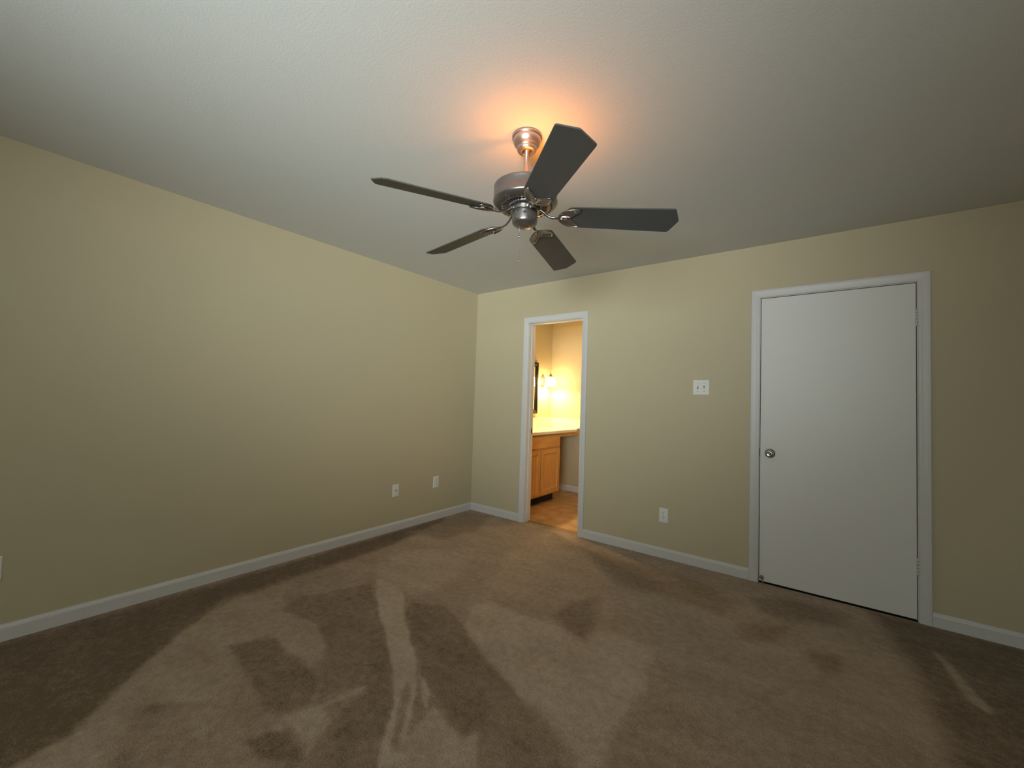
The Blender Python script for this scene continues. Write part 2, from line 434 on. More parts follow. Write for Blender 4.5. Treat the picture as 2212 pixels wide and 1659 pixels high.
# ---- baseboards
BPROF = [(0, 0), (0.013, 0), (0.013, 0.060), (0.0105, 0.068), (0.006, 0.074), (0.004, 0.079), (0, 0.080)]


def base_x(mb, x0, x1, y, sgn):     # along x, standing out by sgn*y
    pts = [(y + sgn * d, z) for d, z in BPROF]
    mb.prism(pts, x0, x1, M=Matrix(((0, 0, 1, 0), (1, 0, 0, 0), (0, 1, 0, 0), (0, 0, 0, 1))))


def base_y(mb, y0, y1, x, sgn):
    pts = [(x + sgn * d, z) for d, z in BPROF]
    mb.prism(pts, y0, y1, M=Matrix(((1, 0, 0, 0), (0, 0, 1, 0), (0, 1, 0, 0), (0, 0, 0, 1))))


mb = MB(); base_y(mb, RY, 0, 0, 1)
struct(mb.build('baseboard_left', M_TRIM), 'white baseboard along the long left wall', 'baseboard')
mb = MB(); base_x(mb, 0.013, 0.670, 0, -1)
struct(mb.build('baseboard_back_corner', M_TRIM), 'short white baseboard between the room corner and the bathroom doorway', 'baseboard')
mb = MB(); base_x(mb, 1.405, 2.738, 0, -1)
struct(mb.build('baseboard_back_middle', M_TRIM), 'white baseboard between the bathroom doorway and the closet door', 'baseboard')
mb = MB(); base_x(mb, 3.6815, RX, 0, -1)
struct(mb.build('baseboard_back_right', M_TRIM), 'white baseboard right of the closet door', 'baseboard')
mb = MB(); base_y(mb, RY, -0.013, RX, -1)
struct(mb.build('baseboard_right', M_TRIM), 'white baseboard along the right wall, out of view', 'baseboard')
mb = MB(); base_x(mb, 0.013, BXR, BYE, -1)
struct(mb.build('baseboard_bathroom', M_TRIM), 'white baseboard below the bathroom end wall', 'baseboard')

# ---- door casings and jambs
CPROF = [(0.0, 0.0), (0.0, 0.009), (0.004, 0.011), (0.012, 0.0115), (0.022, 0.014), (0.040, 0.0165), (0.052, 0.0165), (0.057, 0.012), (0.057, 0.0)]


def casing(mb, x0, x1, zt, y=0.0, sg=-1):
    """mitred three-sided casing; x0,x1,zt inner edges"""
    prof = CPROF
    n = len(prof)
    rings = []
    for kind in range(4):
        ring = []
        for wd, dp in prof:
            yy = y + sg * dp
            if kind == 0: ring.append((x0 - wd, yy, 0))
            if kind == 1: ring.append((x0 - wd, yy, zt + wd))
            if kind == 2: ring.append((x1 + wd, yy, zt + wd))
            if kind == 3: ring.append((x1 + wd, yy, 0))
        rings.append(ring)
    vs = [p for r in rings for p in r]; fs = []
    for k in range(3):
        for i in range(n):
            j = (i + 1) % n
            fs.append((k * n + i, k * n + j, (k + 1) * n + j, (k + 1) * n + i))
    fs.append(tuple(range(n))); fs.append(tuple(range(3 * n, 4 * n)))
    mb.add(vs, fs)


def frame_unit(name, x0, x1, ci0, ci1, cz, ox0, ox1, stop_y, label, strike=None):
    """x0,x1 clear jamb faces"""
    t = bpy.data.objects.new(name, None); COL.objects.link(t); struct(t, label, 'trim')
    mb = MB(); casing(mb, ci0, ci1, cz)
    mb.build('casing', M_TRIM, t)
    mb = MB()
    zt = cz - 0.005
    mb.box((ox0, 0, 0), (x0, YB, zt), bev=0.001).box((x1, 0, 0), (ox1, YB, zt), bev=0.001).box((ox0, 0, zt), (ox1, YB, ZO), bev=0.001)
    mb.build('jamb', M_TRIM, t)
    mb = MB()
    s = 0.011
    mb.box((x0, stop_y, 0), (x0 + s, stop_y + 0.034, zt), bev=0.002).box((x1 - s, stop_y, 0), (x1, stop_y + 0.034, zt), bev=0.002)
    mb.box((x0 + s, stop_y, zt - s), (x1 - s, stop_y + 0.034, zt), bev=0.002)
    mb.build('door_stop_strip', M_TRIM, t)
    return t


tb = frame_unit('trim_1', 0.732, 1.343, BX0, BX1, 2.045, BOX0, BOX1, 0.036, 'white casing and jamb around the open bathroom doorway')
mb = MB().box((0.7315, 0.078, 0.895), (0.7345, 0.108, 0.955), 0, bev=0.0008).box((0.733, 0.086, 0.912), (0.7352, 0.100, 0.938), 1)
mb.build('strike_plate', [M_BRASS, M_SLOT], tb)
tc_ = frame_unit('trim_2', 2.7975, 3.6205, 2.7935, 3.6245, 2.0505, CX0, CX1, 0.037, 'white casing and jamb around the closed closet door')
mb = MB().box((2.7955, 0.0, 0.89), (2.7985, 0.03, 0.95), 0)
mb.build('strike_plate', [M_GROUT], tc_)
mb = MB(); casing(mb, BX0, BX1, 2.045, YB, 1)
struct(mb.build('trim_3', M_TRIM), 'white casing around the doorway on the bathroom side', 'trim')

# ---- closet door
d1 = bpy.data.objects.new('door_1', None); COL.objects.link(d1); d1.location = (3.618, 0.0, 0.0)
struct(d1, 'flat white closed closet door with a round satin knob', 'door')


def loc_to(parent):
    return Matrix.Translation(-parent.location)


L1 = loc_to(d1)
MB().box((2.8015, 0.001, 0.012), (3.6165, 0.035, 2.0415), M=L1, bev=0.0015).build('door_slab', M_DOOR, d1)
KM = L1 @ Matrix.Translation((2.862, 0.001, 0.922)) @ Matrix.Rotation(pi / 2, 4, 'X')
kb = MB().lathe([(0.0, 0.0), (0.0325, 0.0), (0.0330, 0.003), (0.029, 0.0065), (0.018, 0.008), (0.013, 0.010), (0.011, 0.020), (0.012, 0.028),
                 (0.020, 0.032), (0.0255, 0.038), (0.0265, 0.046), (0.0255, 0.054), (0.022, 0.060), (0.013, 0.0615), (0.010, 0.0600), (0.0, 0.0600)], 40, M=KM)
knob = kb.build('door_knob', M_CHROME, d1)
MB().lathe([(0.0, 0.0600), (0.006, 0.0600), (0.0055, 0.0635), (0.0, 0.064)], 20, M=KM).build('keyhole_button', M_CHROME, knob)
for z0 in (1.777, 0.274):
    h = MB()
    for q in range(5):
        zz = z0 + 0.1 / 5 * q
        h.lathe([(0.0, zz + .001), (0.0062, zz + .0012), (0.0062, zz + 0.0188), (0.0, zz + 0.019)], 16, M=L1 @ Matrix.Translation((3.6195, -0.0045, 0)))
    h.lathe([(0.0, z0 - 0.004), (0.004, z0 - 0.003), (0.0045, z0 + 0.002)], 12, M=L1 @ Matrix.Translation((3.6195, -0.0045, 0)))
    h.lathe([(0.0045, z0 + 0.099), (0.0045, z0 + 0.102), (0.0, z0 + 0.104)], 12, M=L1 @ Matrix.Translation((3.6195, -0.0045, 0)))
    h.box((3.6165, -0.0008, z0), (3.6200, 0.004, z0 + 0.1), M=L1)
    h.build('hinge', M_TRIM, d1)
# little kick-down holder at the foot of the slab
kd = MB().lathe([(0.0, 0.0), (0.013, 0.0), (0.0145, 0.003), (0.012, 0.010), (0.0, 0.012)], 24, M=L1 @ Matrix.Translation((2.818, 0.001, 0.038)) @ Matrix.Rotation(pi / 2, 4, 'X'))
kd.tube([L1 @ Vector(p) for p in ((2.818, -0.010, 0.040), (2.821, -0.014, 0.026), (2.827, -0.020, 0.012), (2.832, -0.024, 0.006))], [0.004, 0.0045, 0.005, 0.006], 10)
kd.build('door_holder', M_GROUT, d1)

# ---- bathroom door standing open inside the bathroom
d2 = bpy.data.objects.new('door_2', None); COL.objects.link(d2); d2.location = (1.350, 0.125, 0.0)
struct(d2, 'white bathroom door swung open into the bathroom, hidden behind the jamb', 'door')
MB().box((0.012, 0.008, 0.012), (0.046, 0.61, 2.035), bev=0.0015).build('door_slab', M_DOOR, d2)
MB().lathe([(0, 0), (0.0325, 0), (0.03, 0.006), (0.012, 0.01), (0.012, 0.028), (0.026, 0.038), (0.0255, 0.054), (0, 0.06)], 32,
           M=Matrix.Translation((0.012, 0.55, 0.92)) @ Matrix.Rotation(-pi / 2, 4, 'Y')).build('door_knob', M_CHROME, d2)

# ---- window behind the camera
wn = bpy.data.objects.new('window_1', None); COL.objects.link(wn); struct(wn, 'white framed window in the wall behind the camera', 'window')
mb = MB()
for a, b in (((WX0, WZ0), (WX0 + .05, WZ1)), ((WX1 - .05, WZ0), (WX1, WZ1)), ((WX0 + .05, WZ0), (WX1 - .05, WZ0 + .05)), ((WX0 + .05, WZ1 - .05), (WX1 - .05, WZ1)), ((WX0 + .05, 1.49), (WX1 - .05, 1.53))):
    mb.box((a[0], RY - 0.10, a[1]), (b[0], RY - 0.05, b[1]))
mb.build('window_frame', M_TRIM, wn)
MB().box((WX0 + .05, RY - 0.078, WZ0 + .05), (WX1 - .05, RY - 0.072, WZ1 - .05)).build('pane', M_GLASS, wn)
MB().box((WX0 - .05, RY - 0.05, WZ0 - 0.025), (WX1 + .05, RY + 0.03, WZ0), bev=.003).build('window_sill', M_TRIM, wn)

# ------------------------------------------------------------------ wall plates
def plate_mb(w_, h_, Mx, bev=0.0035):
    # plate lies in local xy, front towards +z
    mb = MB()
    a, b = w_ / 2, h_ / 2
    vs = [(-a, -b, 0), (a, -b, 0), (a, b, 0), (-a, b, 0), (-a, -b, 0.003), (a, -b, 0.003), (a, b, 0.003), (-a, b, 0.003),
          (-a + bev, -b + bev, 0.0062), (a - bev, -b + bev, 0.0062), (a - bev, b - bev, 0.0062), (-a + bev, b - bev, 0.0062)]
    fs = [(0, 3, 2, 1), (0, 1, 5, 4), (1, 2, 6, 5), (2, 3, 7, 6), (3, 0, 4, 7), (4, 5, 9, 8), (5, 6, 10, 9), (6, 7, 11, 10), (7, 4, 8, 11), (8, 9, 10, 11)]
    mb.add(vs, fs, 0, False, Mx)
    return mb


ON_BACK = Matrix.Rotation(pi / 2, 4, 'X')                       # +z local -> -y world, x stays
ON_LEFT = Matrix(((0, 0, 1, 0), (1, 0, 0, 0), (0, 1, 0, 0), (0, 0, 0, 1)))   # local z->x, x->y, y->z


def screw(mb, x, y, Mx, r=0.0032, mi=1):
    mb.lathe([(0, 0.0062), (r, 0.0062), (r * 0.9, 0.0074), (0, 0.0078)], 14, mi, Mx @ Matrix.Translation((x, y, 0)))


def duplex(name, label, loc, Mx, group=None):
    t = thing(name, label, 'outlet', loc, group)
    plate_mb(0.070, 0.114, Mx).build('face_plate', M_PLATE, t)
    for s in (1, -1):
        cy = 0.0195 * s
        mb = MB()
        out = []
        for k in range(28):
            a = 2 * pi * k / 28
            x = 0.0172 * cos(a); y = 0.0172 * sin(a)
            out.append((x, max(-0.0140, min(0.0140, y)) + cy))
        mb.prism(out, 0.0055, 0.0082, 0, Mx)
        for sx in (-0.0063, 0.0063):
            mb.box((sx - 0.0013, cy + 0.0005, 0.0078), (sx + 0.0013, cy + 0.0095, 0.0085), 1, Mx)
        mb.lathe([(0, 0.0085), (0.0028, 0.0085), (0.0028, 0.0078)], 14, 1, Mx @ Matrix.Translation((0, cy - 0.0068, 0)))
        mb.build('socket', [M_PLATE, M_SLOT], t)
    mb = MB(); screw(mb, 0, 0, Mx, mi=0)
    mb.build('screw', M_CHROME, t)
    return t


duplex('outlet', 'white duplex outlet low on the back wall between the two doors', (2.126, 0, 0.342), ON_BACK)
duplex('outlet', 'white duplex outlet on the left wall nearest the room corner', (0, -0.541, 0.380), ON_LEFT)
duplex('outlet', 'white outlet cut by the left edge of the photo, low on the left wall', (0, -3.374, 0.353), ON_LEFT)

t = thing('cable_outlet', 'white cable plate with one small centre jack, low on the left wall', 'outlet', (0, -1.038, 0.3685))
plate_mb(0.068, 0.112, ON_LEFT).build('face_plate', M_PLATE, t)
mb = MB().lathe([(0, 0.006), (0.0068, 0.006), (0.0068, 0.009), (0.005, 0.0095), (0.005, 0.013), (0.003, 0.013), (0.003, 0.010), (0, 0.010)], 18, 0, ON_LEFT)
mb.build('jack', M_GROUT, t)
for s in (1, -1):
    mb = MB(); screw(mb, 0, 0.042 * s, ON_LEFT, mi=0); mb.build('screw', M_PLATE, t)

t = thing('light_switch', 'white double toggle switch plate on the back wall left of the closet door', 'light switch', (2.397, 0, 1.389))
plate_mb(0.119, 0.117, ON_BACK).build('face_plate', M_PLATE, t)
for i, sx in enumerate((-0.023, 0.023)):
    mb = MB().box((sx - 0.0055, -0.0125, 0.0060), (sx + 0.0055, 0.0125, 0.0068), 1, ON_BACK)
    mb.build('toggle_slot', [M_PLATE, M_GROUT], t)
    tl = radians(28 if i else -28)
    mb = MB().box((-0.0042, -0.0045, 0.0), (0.0042, 0.0045, 0.0165), 0, ON_BACK @ Matrix.Translation((sx, 0, 0.004)) @ Matrix.Rotation(tl, 4, 'X'), bev=0.001)
    mb.build('toggle', M_PLATE, t)
    for s in (1, -1):
        mb = MB(); screw(mb, sx, 0.0305 * s, ON_BACK, mi=0, r=0.003); mb.build('screw', M_CHROME, t)

# ------------------------------------------------------------------ ceiling fan
FX, FY = 2.0954, -2.0092
fan = thing('ceiling_fan', 'pewter ceiling fan with five dark blades and a glowing uplight, hung from the ceiling', 'ceiling fan', (FX, FY, H))


def Z(z): return z - H


def prof(ps): return [(r, Z(z)) for r, z in ps]


MB().lathe(prof([(0.0, 2.44), (0.0665, 2.44), (0.0675, 2.432), (0.067, 2.428), (0.062, 2.427), (0.0635, 2.424), (0.063, 2.413), (0.058, 2.400), (0.050, 2.390),
                 (0.044, 2.3855), (0.0445, 2.380), (0.043, 2.372), (0.038, 2.366), (0.030, 2.3635), (0.022, 2.366), (0.019, 2.376)]), 56).build('canopy', M_PEWTERL, fan)
dr = MB().lathe(prof([(0.0, 2.385), (0.012, 2.384), (0.0155, 2.378), (0.0155, 2.371), (0.0105, 2.366), (0.0105, 2.222), (0.016, 2.220), (0.0165, 2.190), (0, 2.19)]), 28)
dr.build('downrod', M_PEWTERL, fan)
# motor housing with a recessed top tray
mh = MB().lathe(prof([(0.0, 2.183), (0.112, 2.183), (0.126, 2.186), (0.134, 2.197), (0.1385, 2.2005), (0.1425, 2.198), (0.1430, 2.193), (0.1425, 2.190), (0.1425, 2.139),
                      (0.1445, 2.137), (0.1445, 2.131), (0.141, 2.1255), (0.133, 2.119), (0.120, 2.114), (0.108, 2.1115), (0.100, 2.111)]), 72)
motor = mh.build('motor_housing', M_PEWTER, fan)
vb = MB().lathe(prof([(0.104, 2.1115), (0.098, 2.1165), (0.072, 2.1165), (0.068, 2.105), (0.0, 2.105)]), 72, 0)
nf = 40
for k in range(nf):
    a = 2 * pi * k / nf
    Mx = Matrix.Rotation(a, 4, 'Z')
    vb.box((0.074, -0.0022, Z(2.117)), (0.104, 0.0022, Z(2.1105)), 1, Mx)
    b = a + pi / nf
    Mb = Matrix.Rotation(b, 4, 'Z')
    vb.lathe([(0, 0), (0.0038, 0), (0.0038, -0.0012), (0, -0.0012)], 8, 0, Mb @ Matrix.Translation((0.117, 0, Z(2.1135))) @ Matrix.Rotation(0.2, 4, 'Y') @ Matrix.Diagonal((1.9, 0.8, 1, 1)))
vb.lathe(prof([(0.075, 2.1155), (0.073, 2.1095), (0.069, 2.1085), (0.067, 2.110)]), 60, 1)
vb.build('vent_ring', [M_GAP, M_PEWTER], motor)
fw = MB()
for k in range(10):
    a0 = 2 * pi * k / 10 + 0.02; a1 = 2 * pi * (k + 1) / 10 - 0.02
    n = 6; vs = []; fs = []
    for i in range(n + 1):
        a = a0 + (a1 - a0) * i / n
        for r, z in ((0.045, 2.108), (0.0655, 2.108), (0.0665, 2.100), (0.0655, 2.088), (0.045, 2.088)):
            vs.append((r * cos(a), r * sin(a), Z(z)))
    for i in range(n):
        for j in range(5):
            fs.append((i * 5 + j, i * 5 + (j + 1) % 5, (i + 1) * 5 + (j + 1) % 5, (i + 1) * 5 + j))
    fs.append(tuple(range(5))); fs.append(tuple(range(n * 5, n * 5 + 5)))
    fw.add(vs, fs)
fw.lathe(prof([(0.0, 2.107), (0.060, 2.107), (0.060, 2.089), (0, 2.089)]), 40)
fw.build('flywheel', M_IRON, fan)
sh = MB().lathe(prof([(0.0, 2.09), (0.054, 2.09), (0.0565, 2.087), (0.0570, 2.080), (0.0570, 2.045), (0.0555, 2.038), (0.050, 2.0315), (0.041, 2.0290), (0.0395, 2.0265),
                      (0.0375, 2.0255), (0.034, 2.0250), (0.0335, 2.0225), (0.029, 2.0215), (0.014, 2.0205), (0.013, 2.0190), (0.009, 2.0175), (0.0, 2.0170)]), 56)
swh = sh.build('switch_housing', M_PEWTER, fan)
dirc = math.atan2(CAM.y - FY, CAM.x - FX)
for da, zz, rr in ((-0.02, 2.067, 0.0052), (-0.62, 2.076, 0.0033), (0.30, 2.048, 0.002), (-2.4, 2.07, 0.003)):
    Mx = Matrix.Rotation(dirc + da, 4, 'Z') @ Matrix.Translation((0.0565, 0, Z(zz))) @ Matrix.Rotation(pi / 2, 4, 'Y')
    MB().lathe([(0, 0.0012), (rr * .9, 0.0012), (rr, 0.0)], 18, 0, Mx).build('switch_hole', M_GAP, swh)
# pull chain: bead chain with a small connector
pc = MB()
cx, cy = -0.014, -0.018
zz = 2.0215
while zz > 1.8725:
    pc.add(*(lambda r, z: ([(cx + r * cos(k * pi / 3) * s_, cy + r * sin(k * pi / 3) * s_, z + h_) for s_, h_ in ((0.15, r), (1, 0.4 * r), (1, -0.4 * r), (0.15, -r)) for k in range(6)],
                          [(i * 6 + k, i * 6 + (k + 1) % 6, (i + 1) * 6 + (k + 1) % 6, (i + 1) * 6 + k) for i in range(3) for k in range(6)]))(0.0016, Z(zz)), 0, True)
    zz -= 0.0030
pc.lathe([(0, Z(1.984)), (0.0026, Z(1.983)), (0.0026, Z(1.972)), (0, Z(1.971))], 10, 0, Matrix.Translation((cx, cy, 0)))
pc.lathe([(0, Z(1.874)), (0.002, Z(1.872)), (0.003, Z(1.864)), (0.0, Z(1.861))], 10, 0, Matrix.Translation((cx, cy, 0)))
pc.build('pull_chain', M_IRON, fan)

# uplight bulbs lying in the top tray
UP = [(-1.0, 0.085), (0.30, 0.085)]
for a, r in UP:
    bx, by = r * cos(a), r * sin(a)
    bl = MB().lathe([(0, -0.010), (0.006, -0.0085), (0.0095, -0.003), (0.0095, 0.003), (0.006, 0.0085), (0, 0.010)], 16, 0, Matrix.Translation((bx, by, Z(2.1955))))
    bl.build('uplight_bulb', M_BULB, fan)
    point('uplight', (FX + bx, FY + by, 2.212), 2.3, (1.0, 0.30, 0.035), 0.012)

# blades and irons: five of each
PH, TILT, DROOP, HUBZ, R0, CH, WT, WR = -0.7084, -0.2890, 0.0474, 2.074, 0.6685, 0.0279, 0.0714, 0.0620


def rounded(pts, radii, n=6):
    out = []
    m = len(pts)
    for i in range(m):
        p = Vector(pts[i]); a = Vector(pts[i - 1]); b = Vector(pts[(i + 1) % m]); r = radii[i]
        if r <= 0: out.append(tuple(p)); continue
        d1_ = (a - p).normalized(); d2_ = (b - p).normalized()
        ang = d1_.angle(d2_); l = min(r / tan(ang / 2), (a - p).length * .48, (b - p).length * .48)
        s = p + d1_ * l; e = p + d2_ * l
        for k in range(n + 1):
            t = k / n
            out.append(tuple(s * (1 - t) ** 2 + p * 2 * t * (1 - t) + e * t * t))
    return out


outline = rounded([(0.172, -0.030), (0.205, -WR), (R0 - CH, -WT), (R0, -0.004), (R0, 0.004), (R0 - CH, WT), (0.205, WR), (0.172, 0.030)],
                  [0.03, 0.04, 0.014, 0.003, 0.003, 0.014, 0.04, 0.03])


def leaf(s):
    """closed loop of one petal, s=+-1, in local (r, t)"""
    return [(0.150, 0.004 * s), (0.158, 0.020 * s), (0.172, 0.035 * s), (0.190, 0.046 * s), (0.212, 0.053 * s), (0.236, 0.053 * s), (0.246, 0.049 * s),
            (0.240, 0.041 * s), (0.226, 0.030 * s), (0.212, 0.018 * s), (0.203, 0.006 * s), (0.188, 0.010 * s), (0.170, 0.007 * s)]


def blade_mesh():
    mb = MB()
    th = 0.0028; b = 0.0016
    n = len(outline)
    c = Vector((0.42, 0))
    def inset(p, d):
        # inset towards the centre line
        x, y = p
        return (x - (d if x > 0.6 else (-d if x < 0.2 else 0)), y - math.copysign(min(d, abs(y)), y))
    lo = [inset(p, b) for p in outline]
    vs = [(x, y, -th) for x, y in lo] + [(x, y, -th + b) for x, y in outline] + [(x, y, th - b) for x, y in outline] + [(x, y, th) for x, y in lo]
    fs = [tuple(range(n))[::-1], tuple(range(3 * n, 4 * n))]
    for q in range(3):
        fs += [(q * n + i, q * n + (i + 1) % n, (q + 1) * n + (i + 1) % n, (q + 1) * n + i) for i in range(n)]
    mb.add(vs, fs)
    return mb


def iron_mesh(Minv):
    """blade iron in the blade's own frame, below the blade (z<0 = under side)"""
    mb = MB()
    zb = -0.0036
    for s in (1, -1):
        lp = leaf(s)
        mb.tube([(x, y, zb - 0.0035) for x, y in lp], 0.0045, 8, 0, closed=True, flat=0.9)
        inner = lp if s > 0 else lp[::-1]
        # dished petal: rings stepping down to a shallow hollow
        cx_ = sum(p[0] for p in lp) / len(lp); cy_ = sum(p[1] for p in lp) / len(lp)
        n = len(lp)
        vs = []; fs = []
        for q, (sc, dz) in enumerate(((1.0, -0.005), (0.75, -0.0022), (0.4, -0.0012), (0.02, -0.001))):
            for p in inner:
                vs.append((cx_ + (p[0] - cx_) * sc, cy_ + (p[1] - cy_) * sc, zb + dz))
        for q in range(3):
            for i in range(n):
                fs.append((q * n + i, q * n + (i + 1) % n, (q + 1) * n + (i + 1) % n, (q + 1) * n + i))
        fs.append(tuple(range(3 * n, 4 * n)))
        mb.add(vs, fs, 0, True)
    # central small oval with screw heads
    ov = [(0.186 + 0.015 * cos(a), 0.009 * sin(a), zb - 0.006) for a in [2 * pi * k / 20 for k in range(20)]]
    mb.tube(ov, 0.0028, 8, 0, closed=True)
    mb.lathe([(0, -0.010), (0.005, -0.009), (0.0085, -0.005), (0.009, 0.0)], 16, 0, Matrix.Translation((0.186, 0, zb - 0.001)))
    for px, py in ((0.222, 0.036), (0.222, -0.036)):
        mb.lathe([(0, -0.0035), (0.003, -0.003), (0.0045, 0.0)], 12, 0, Matrix.Translation((px, py, zb - 0.001)))
    # arm from the flywheel, curving down and out to the petals (points given in the fan's frame)
    arm = [(0.056, 0, 0.024), (0.070, 0, 0.022), (0.084, 0, 0.013), (0.098, 0, 0.001), (0.114, 0, -0.009), (0.132, 0, -0.0125), (0.152, 0, -0.0125)]
    pts = []
    for i, p in enumerate(arm):
        q = Minv @ Vector(p)
        t = i / (len(arm) - 1)
        tgt = Vector((p[0], 0, zb - 0.0045))
        pts.append(q.lerp(tgt, max(0, (t - .45) / .55)))
    mb.tube(pts, [0.0085, 0.0085, 0.0072, 0.0065, 0.0065, 0.0072, 0.0060], 10, flat=0.7)
    return mb


# blade frame: x along the blade, y across (tilted), z up
_e0 = Vector((cos(DROOP), 0, -sin(DROOP))); _t0 = Vector((0, 1, 0))
_T = _t0 * cos(TILT) + _e0.cross(_t0) * sin(TILT)
_N = _e0.cross(_T)
BF = Matrix(((_e0.x, _T.x, _N.x, 0), (_e0.y, _T.y, _N.y, 0), (_e0.z, _T.z, _N.z, HUBZ - H), (0, 0, 0, 1)))
HB = Matrix.Translation((0, 0, HUBZ - H))
blade0 = blade_mesh().build('blade', M_BLADE, fan)
iron0 = iron_mesh(BF.inverted() @ HB).build('blade_iron', M_IRON, fan)
for k in range(5):
    Rk = Matrix.Rotation(PH + k * 2 * pi / 5, 4, 'Z') @ BF
    for proto in (blade0, iron0):
        o = proto if k == 0 else proto.copy()
        if k: COL.objects.link(o)
        o.parent = fan; o.matrix_local = Rk

# ------------------------------------------------------------------ bathroom
van = thing('vanity_cabinet', 'honey oak vanity cabinet under the pale bathroom counter', 'cabinet', (0, 0, 0))
VY0, VY1 = 0.22, 1.125
mb = MB().box((0.004, VY0, 0.100), (0.450, VY0 + .016, 0.838)).box((0.004, VY1 - .016, 0.100), (0.450, VY1, 0.838))
mb.box((0.010, VY0 + .016, 0.100), (0.450, VY1 - .016, 0.118)).box((0.004, VY0 + .016, 0.100), (0.010, VY1 - .016, 0.838))
for a_, b_ in (((VY0, .100), (VY0 + .035, .838)), ((VY1 - .035, .100), (VY1, .838)), ((VY0 + .035, .100), (VY1 - .035, .130)), ((VY0 + .035, .645), (VY1 - .035, .685)), ((VY0 + .035, .810), (VY1 - .035, .838)), ((.66, .13), (.695, .645))):
    mb.box((0.450, a_[0], a_[1]), (0.470, b_[0], b_[1]))
mb.build('carcass', M_OAK, van)
mb = MB().box((0.004, VY0 + 0.03, 0.0), (0.405, VY1 - 0.035, 0.100))
mb.build('toe_kick', M_DARK, van)


def panel(mb, y0, y1, z0, z1, x0=0.470, x1=0.489):
    fwid = 0.052
    mb.box((x0, y0, z0), (x1, y0 + fwid, z1), bev=.003).box((x0, y1 - fwid, z0), (x1, y1, z1), bev=.003)
    mb.box((x0, y0 + fwid, z0), (x1 - .001, y1 - fwid, z0 + fwid), bev=.003).box((x0, y0 + fwid, z1 - fwid), (x1 - .001, y1 - fwid, z1), bev=.003)
    mb.box((x0, y0 + fwid - .004, z0 + fwid - .004), (x1 - 0.010, y1 - fwid + .004, z1 - fwid + .004))
    # chamfered inner lip
    a, b, c, d = y0 + fwid, y1 - fwid, z0 + fwid, z1 - fwid
    g = 0.012
    vs = [(x1 - .001, a, c), (x1 - .001, b, c), (x1 - .001, b, d), (x1 - .001, a, d), (x1 - .010, a + g, c + g), (x1 - .010, b - g, c + g), (x1 - .010, b - g, d - g), (x1 - .010, a + g, d - g)]
    mb.add(vs, [(0, 1, 5, 4), (1, 2, 6, 5), (2, 3, 7, 6), (3, 0, 4, 7)])


mb = MB(); panel(mb, 0.690, 1.108, 0.118, 0.652); mb.build('cabinet_door', M_OAK, van)
mb = MB(); panel(mb, 0.246, 0.664, 0.118, 0.652); mb.build('cabinet_door', M_OAK, van)
MB().box((0.470, 0.246, 0.674), (0.489, 1.108, 0.822), bev=.006).build('drawer_front', M_OAKH, van)

kn = MB().box((0.440, VY1, 0.788), (0.470, BYE - 0.001, 0.840), bev=.002)
tag(kn.build('apron_rail', M_OAKH), 'oak apron rail bridging the open knee space beside the vanity', 'rail')

ct = thing('vanity_counter', 'pale cultured marble counter with raised backsplash in the bathroom', 'counter', (0, 0, 0))
# slab with an oval basin opening
cy0, cy1, cx0_, cx1_ = 0.20, BYE - 0.001, 0.001, 0.512
bcx, bcy, ba, bb = 0.265, 0.68, 0.150, 0.205
N = 64
mb = MB(); vs = []; fs = []
for k in range(N):
    a = 2 * pi * k / N
    dx, dy = cos(a), sin(a)
    tx = ((cx1_ - bcx) / dx if dx > 1e-9 else ((cx0_ - bcx) / dx if dx < -1e-9 else 1e9))
    ty = ((cy1 - bcy) / dy if dy > 1e-9 else ((cy0 - bcy) / dy if dy < -1e-9 else 1e9))
    tt = min(tx, ty)
    ex, ey = bcx + dx * tt, bcy + dy * tt
    vs += [(ex, ey, 0.842), (ex, ey, 0.868), (ex + (-0.005 if ex > 0.51 else 0), ey, 0.875),
           (bcx + (ba + .012) * cos(a), bcy + (bb + .012) * sin(a), 0.875), (bcx + (ba + .004) * cos(a), bcy + (bb + .004) * sin(a), 0.8775), (bcx + ba * cos(a), bcy + bb * sin(a), 0.873),
           (bcx + ba * .93 * cos(a), bcy + bb * .93 * sin(a), 0.835), (bcx + ba * .8 * cos(a), bcy + bb * .8 * sin(a), 0.790), (bcx + ba * .4 * cos(a), bcy + bb * .4 * sin(a), 0.760), (bcx + .02 * cos(a), bcy + .02 * sin(a), 0.756)]
m_ = 10
for k in range(N):
    k2 = (k + 1) % N
    for j in range(m_ - 1):
        fs.append((k * m_ + j, k2 * m_ + j, k2 * m_ + j + 1, k * m_ + j + 1))
mb.add(vs, fs, 0, False)
mb.add([(cx1_, cy1, .842), (cx1_, cy1, .868), (cx1_ - .005, cy1, .875)], [(0, 1, 2)])
mb.build('counter_slab', M_MARBLE, ct)
MB().box((0.001, cy0, 0.8755), (0.021, BYE - .001, 1.006), bev=.003).build('backsplash', M_MARBLE, ct)
MB().box((0.021, BYE - .021, 0.8755), (0.500, BYE - .001, 1.006), bev=.003).build('side_splash', M_MARBLE, ct)

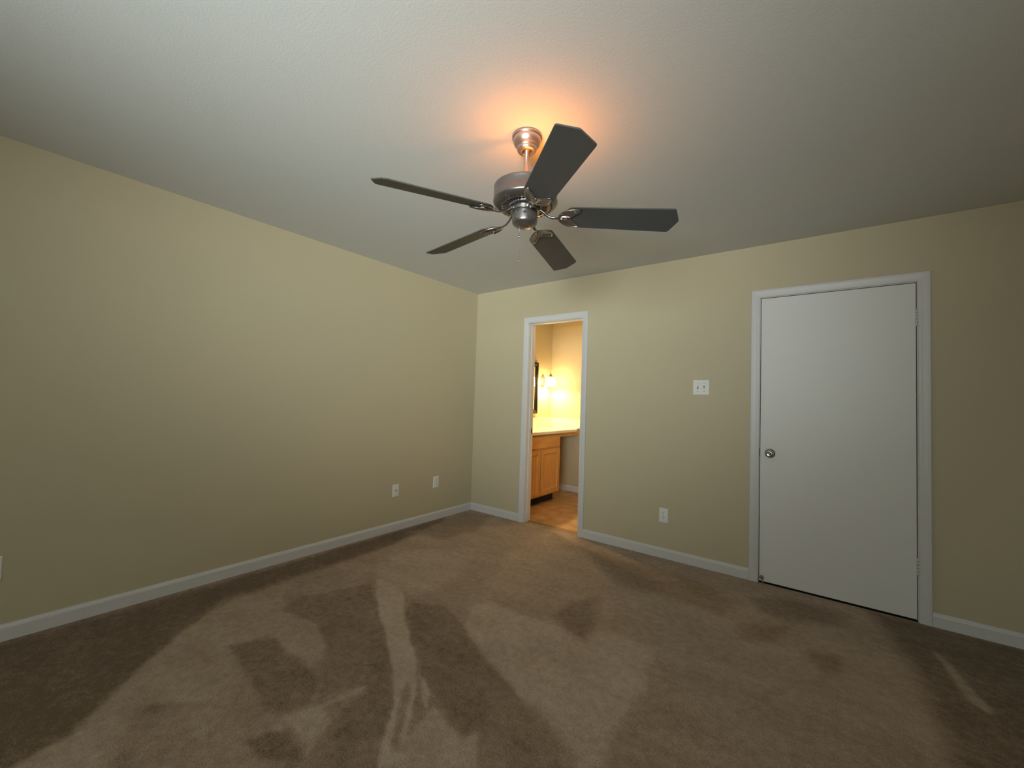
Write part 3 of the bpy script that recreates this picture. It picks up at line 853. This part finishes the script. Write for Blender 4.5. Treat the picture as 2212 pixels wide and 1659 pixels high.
# mirror
mi = thing('wall_mirror', 'black framed mirror on the bathroom wall above the counter', 'mirror', (0, 0.90, 1.415))
mb = MB()
MY, MZ = 0.365, 0.350      # half sizes
pr = [(0.0, 0.0), (0.0, 0.022), (0.010, 0.028), (0.030, 0.026), (0.046, 0.018), (0.058, 0.016), (0.062, 0.010), (0.062, 0.0)]
n = len(pr); vs = []; fs = []
for sy, sz in ((-1, -1), (1, -1), (1, 1), (-1, 1)):
    for wd, dp in pr:
        vs.append((0.001 + dp, sy * (MY - wd), sz * (MZ - wd)))
for q in range(4):
    for i in range(n):
        j = (i + 1) % n; q2 = (q + 1) % 4
        fs.append((q * n + i, q * n + j, q2 * n + j, q2 * n + i))
mb.add(vs, fs); mb.build('mirror_frame', M_BLACKF, mi)
MB().box((0.002, -MY + .058, -MZ + .058), (0.010, MY - .058, MZ - .058)).build('mirror_glass', M_MIRROR, mi)

# sconces, one on each side of the mirror
SHX = 0.130


def sconce(SY, SZ, label):
    sc = thing('wall_sconce', label, 'wall lamp', (0, SY, SZ), 'brass sconces beside the bathroom mirror')
    mb = MB()
    mb.lathe([(0.0, 0.016), (0.030, 0.014), (0.040, 0.010), (0.050, 0.006), (0.054, 0.0)], 32, 0, ON_LEFT @ Matrix.Diagonal((0.9, 1.8, 1, 1)))
    mb.build('back_plate', M_BRASS, sc)
    mb = MB().tube([(0.012, 0, -0.01), (0.035, 0, -0.02), (0.06, 0, 0.0), (0.075, 0, 0.045), (0.090, 0, 0.085), (0.110, 0, 0.098), (0.130, 0, 0.093)], 0.0055, 10)
    mb.build('arm', M_BRASS, sc)
    mb = MB().lathe([(0.0, 0.120), (0.004, 0.118), (0.006, 0.108), (0.004, 0.100), (0.012, 0.094), (0.020, 0.084), (0.024, 0.070), (0.030, 0.058), (0.028, 0.056), (0.0, 0.060)], 28, 0, Matrix.Translation((SHX, 0, -0.005)))
    mb.build('fitter_cap', M_BRASS, sc)
    mb = MB().lathe([(0.024, 0.058), (0.036, 0.050), (0.050, 0.034), (0.0585, 0.010), (0.0600, -0.016), (0.0575, -0.044), (0.055, -0.062), (0.057, -0.070), (0.054, -0.070),
                     (0.052, -0.062), (0.0545, -0.044), (0.0570, -0.016), (0.0555, 0.010), (0.047, 0.032), (0.034, 0.047), (0.024, 0.054)], 40, 0, Matrix.Translation((SHX, 0, -0.005)) @ Matrix.Diagonal((1.18, 1.18, 1.0, 1)))
    mb.build('lamp_shade', M_SHADE, sc)
    point('sconce_light', (SHX, SY, SZ - 0.045), 26, (1.0, 0.64, 0.26), 0.022)


sconce(1.412, 1.523, 'lit brass wall sconce with white glass bell shade between mirror and bathroom corner')
sconce(0.390, 1.523, 'lit brass wall sconce on the near side of the mirror, hidden behind the door jamb')

cl = thing('ceiling_light', 'flush round bathroom ceiling light, out of sight above the doorway', 'ceiling light', (1.22, 0.88, H))
MB().lathe([(0, 0), (0.15, 0), (0.152, -0.012), (0.145, -0.02), (0, -0.02)], 40).build('base', M_BRASS, cl)
M_DOME = glow('lit_dome_glass', (1.0, 0.66, 0.28), 34.0)
MB().lathe([(0.138, -0.02), (0.130, -0.045), (0.105, -0.068), (0.06, -0.082), (0.0, -0.086)], 40).build('lamp_shade', M_DOME, cl)
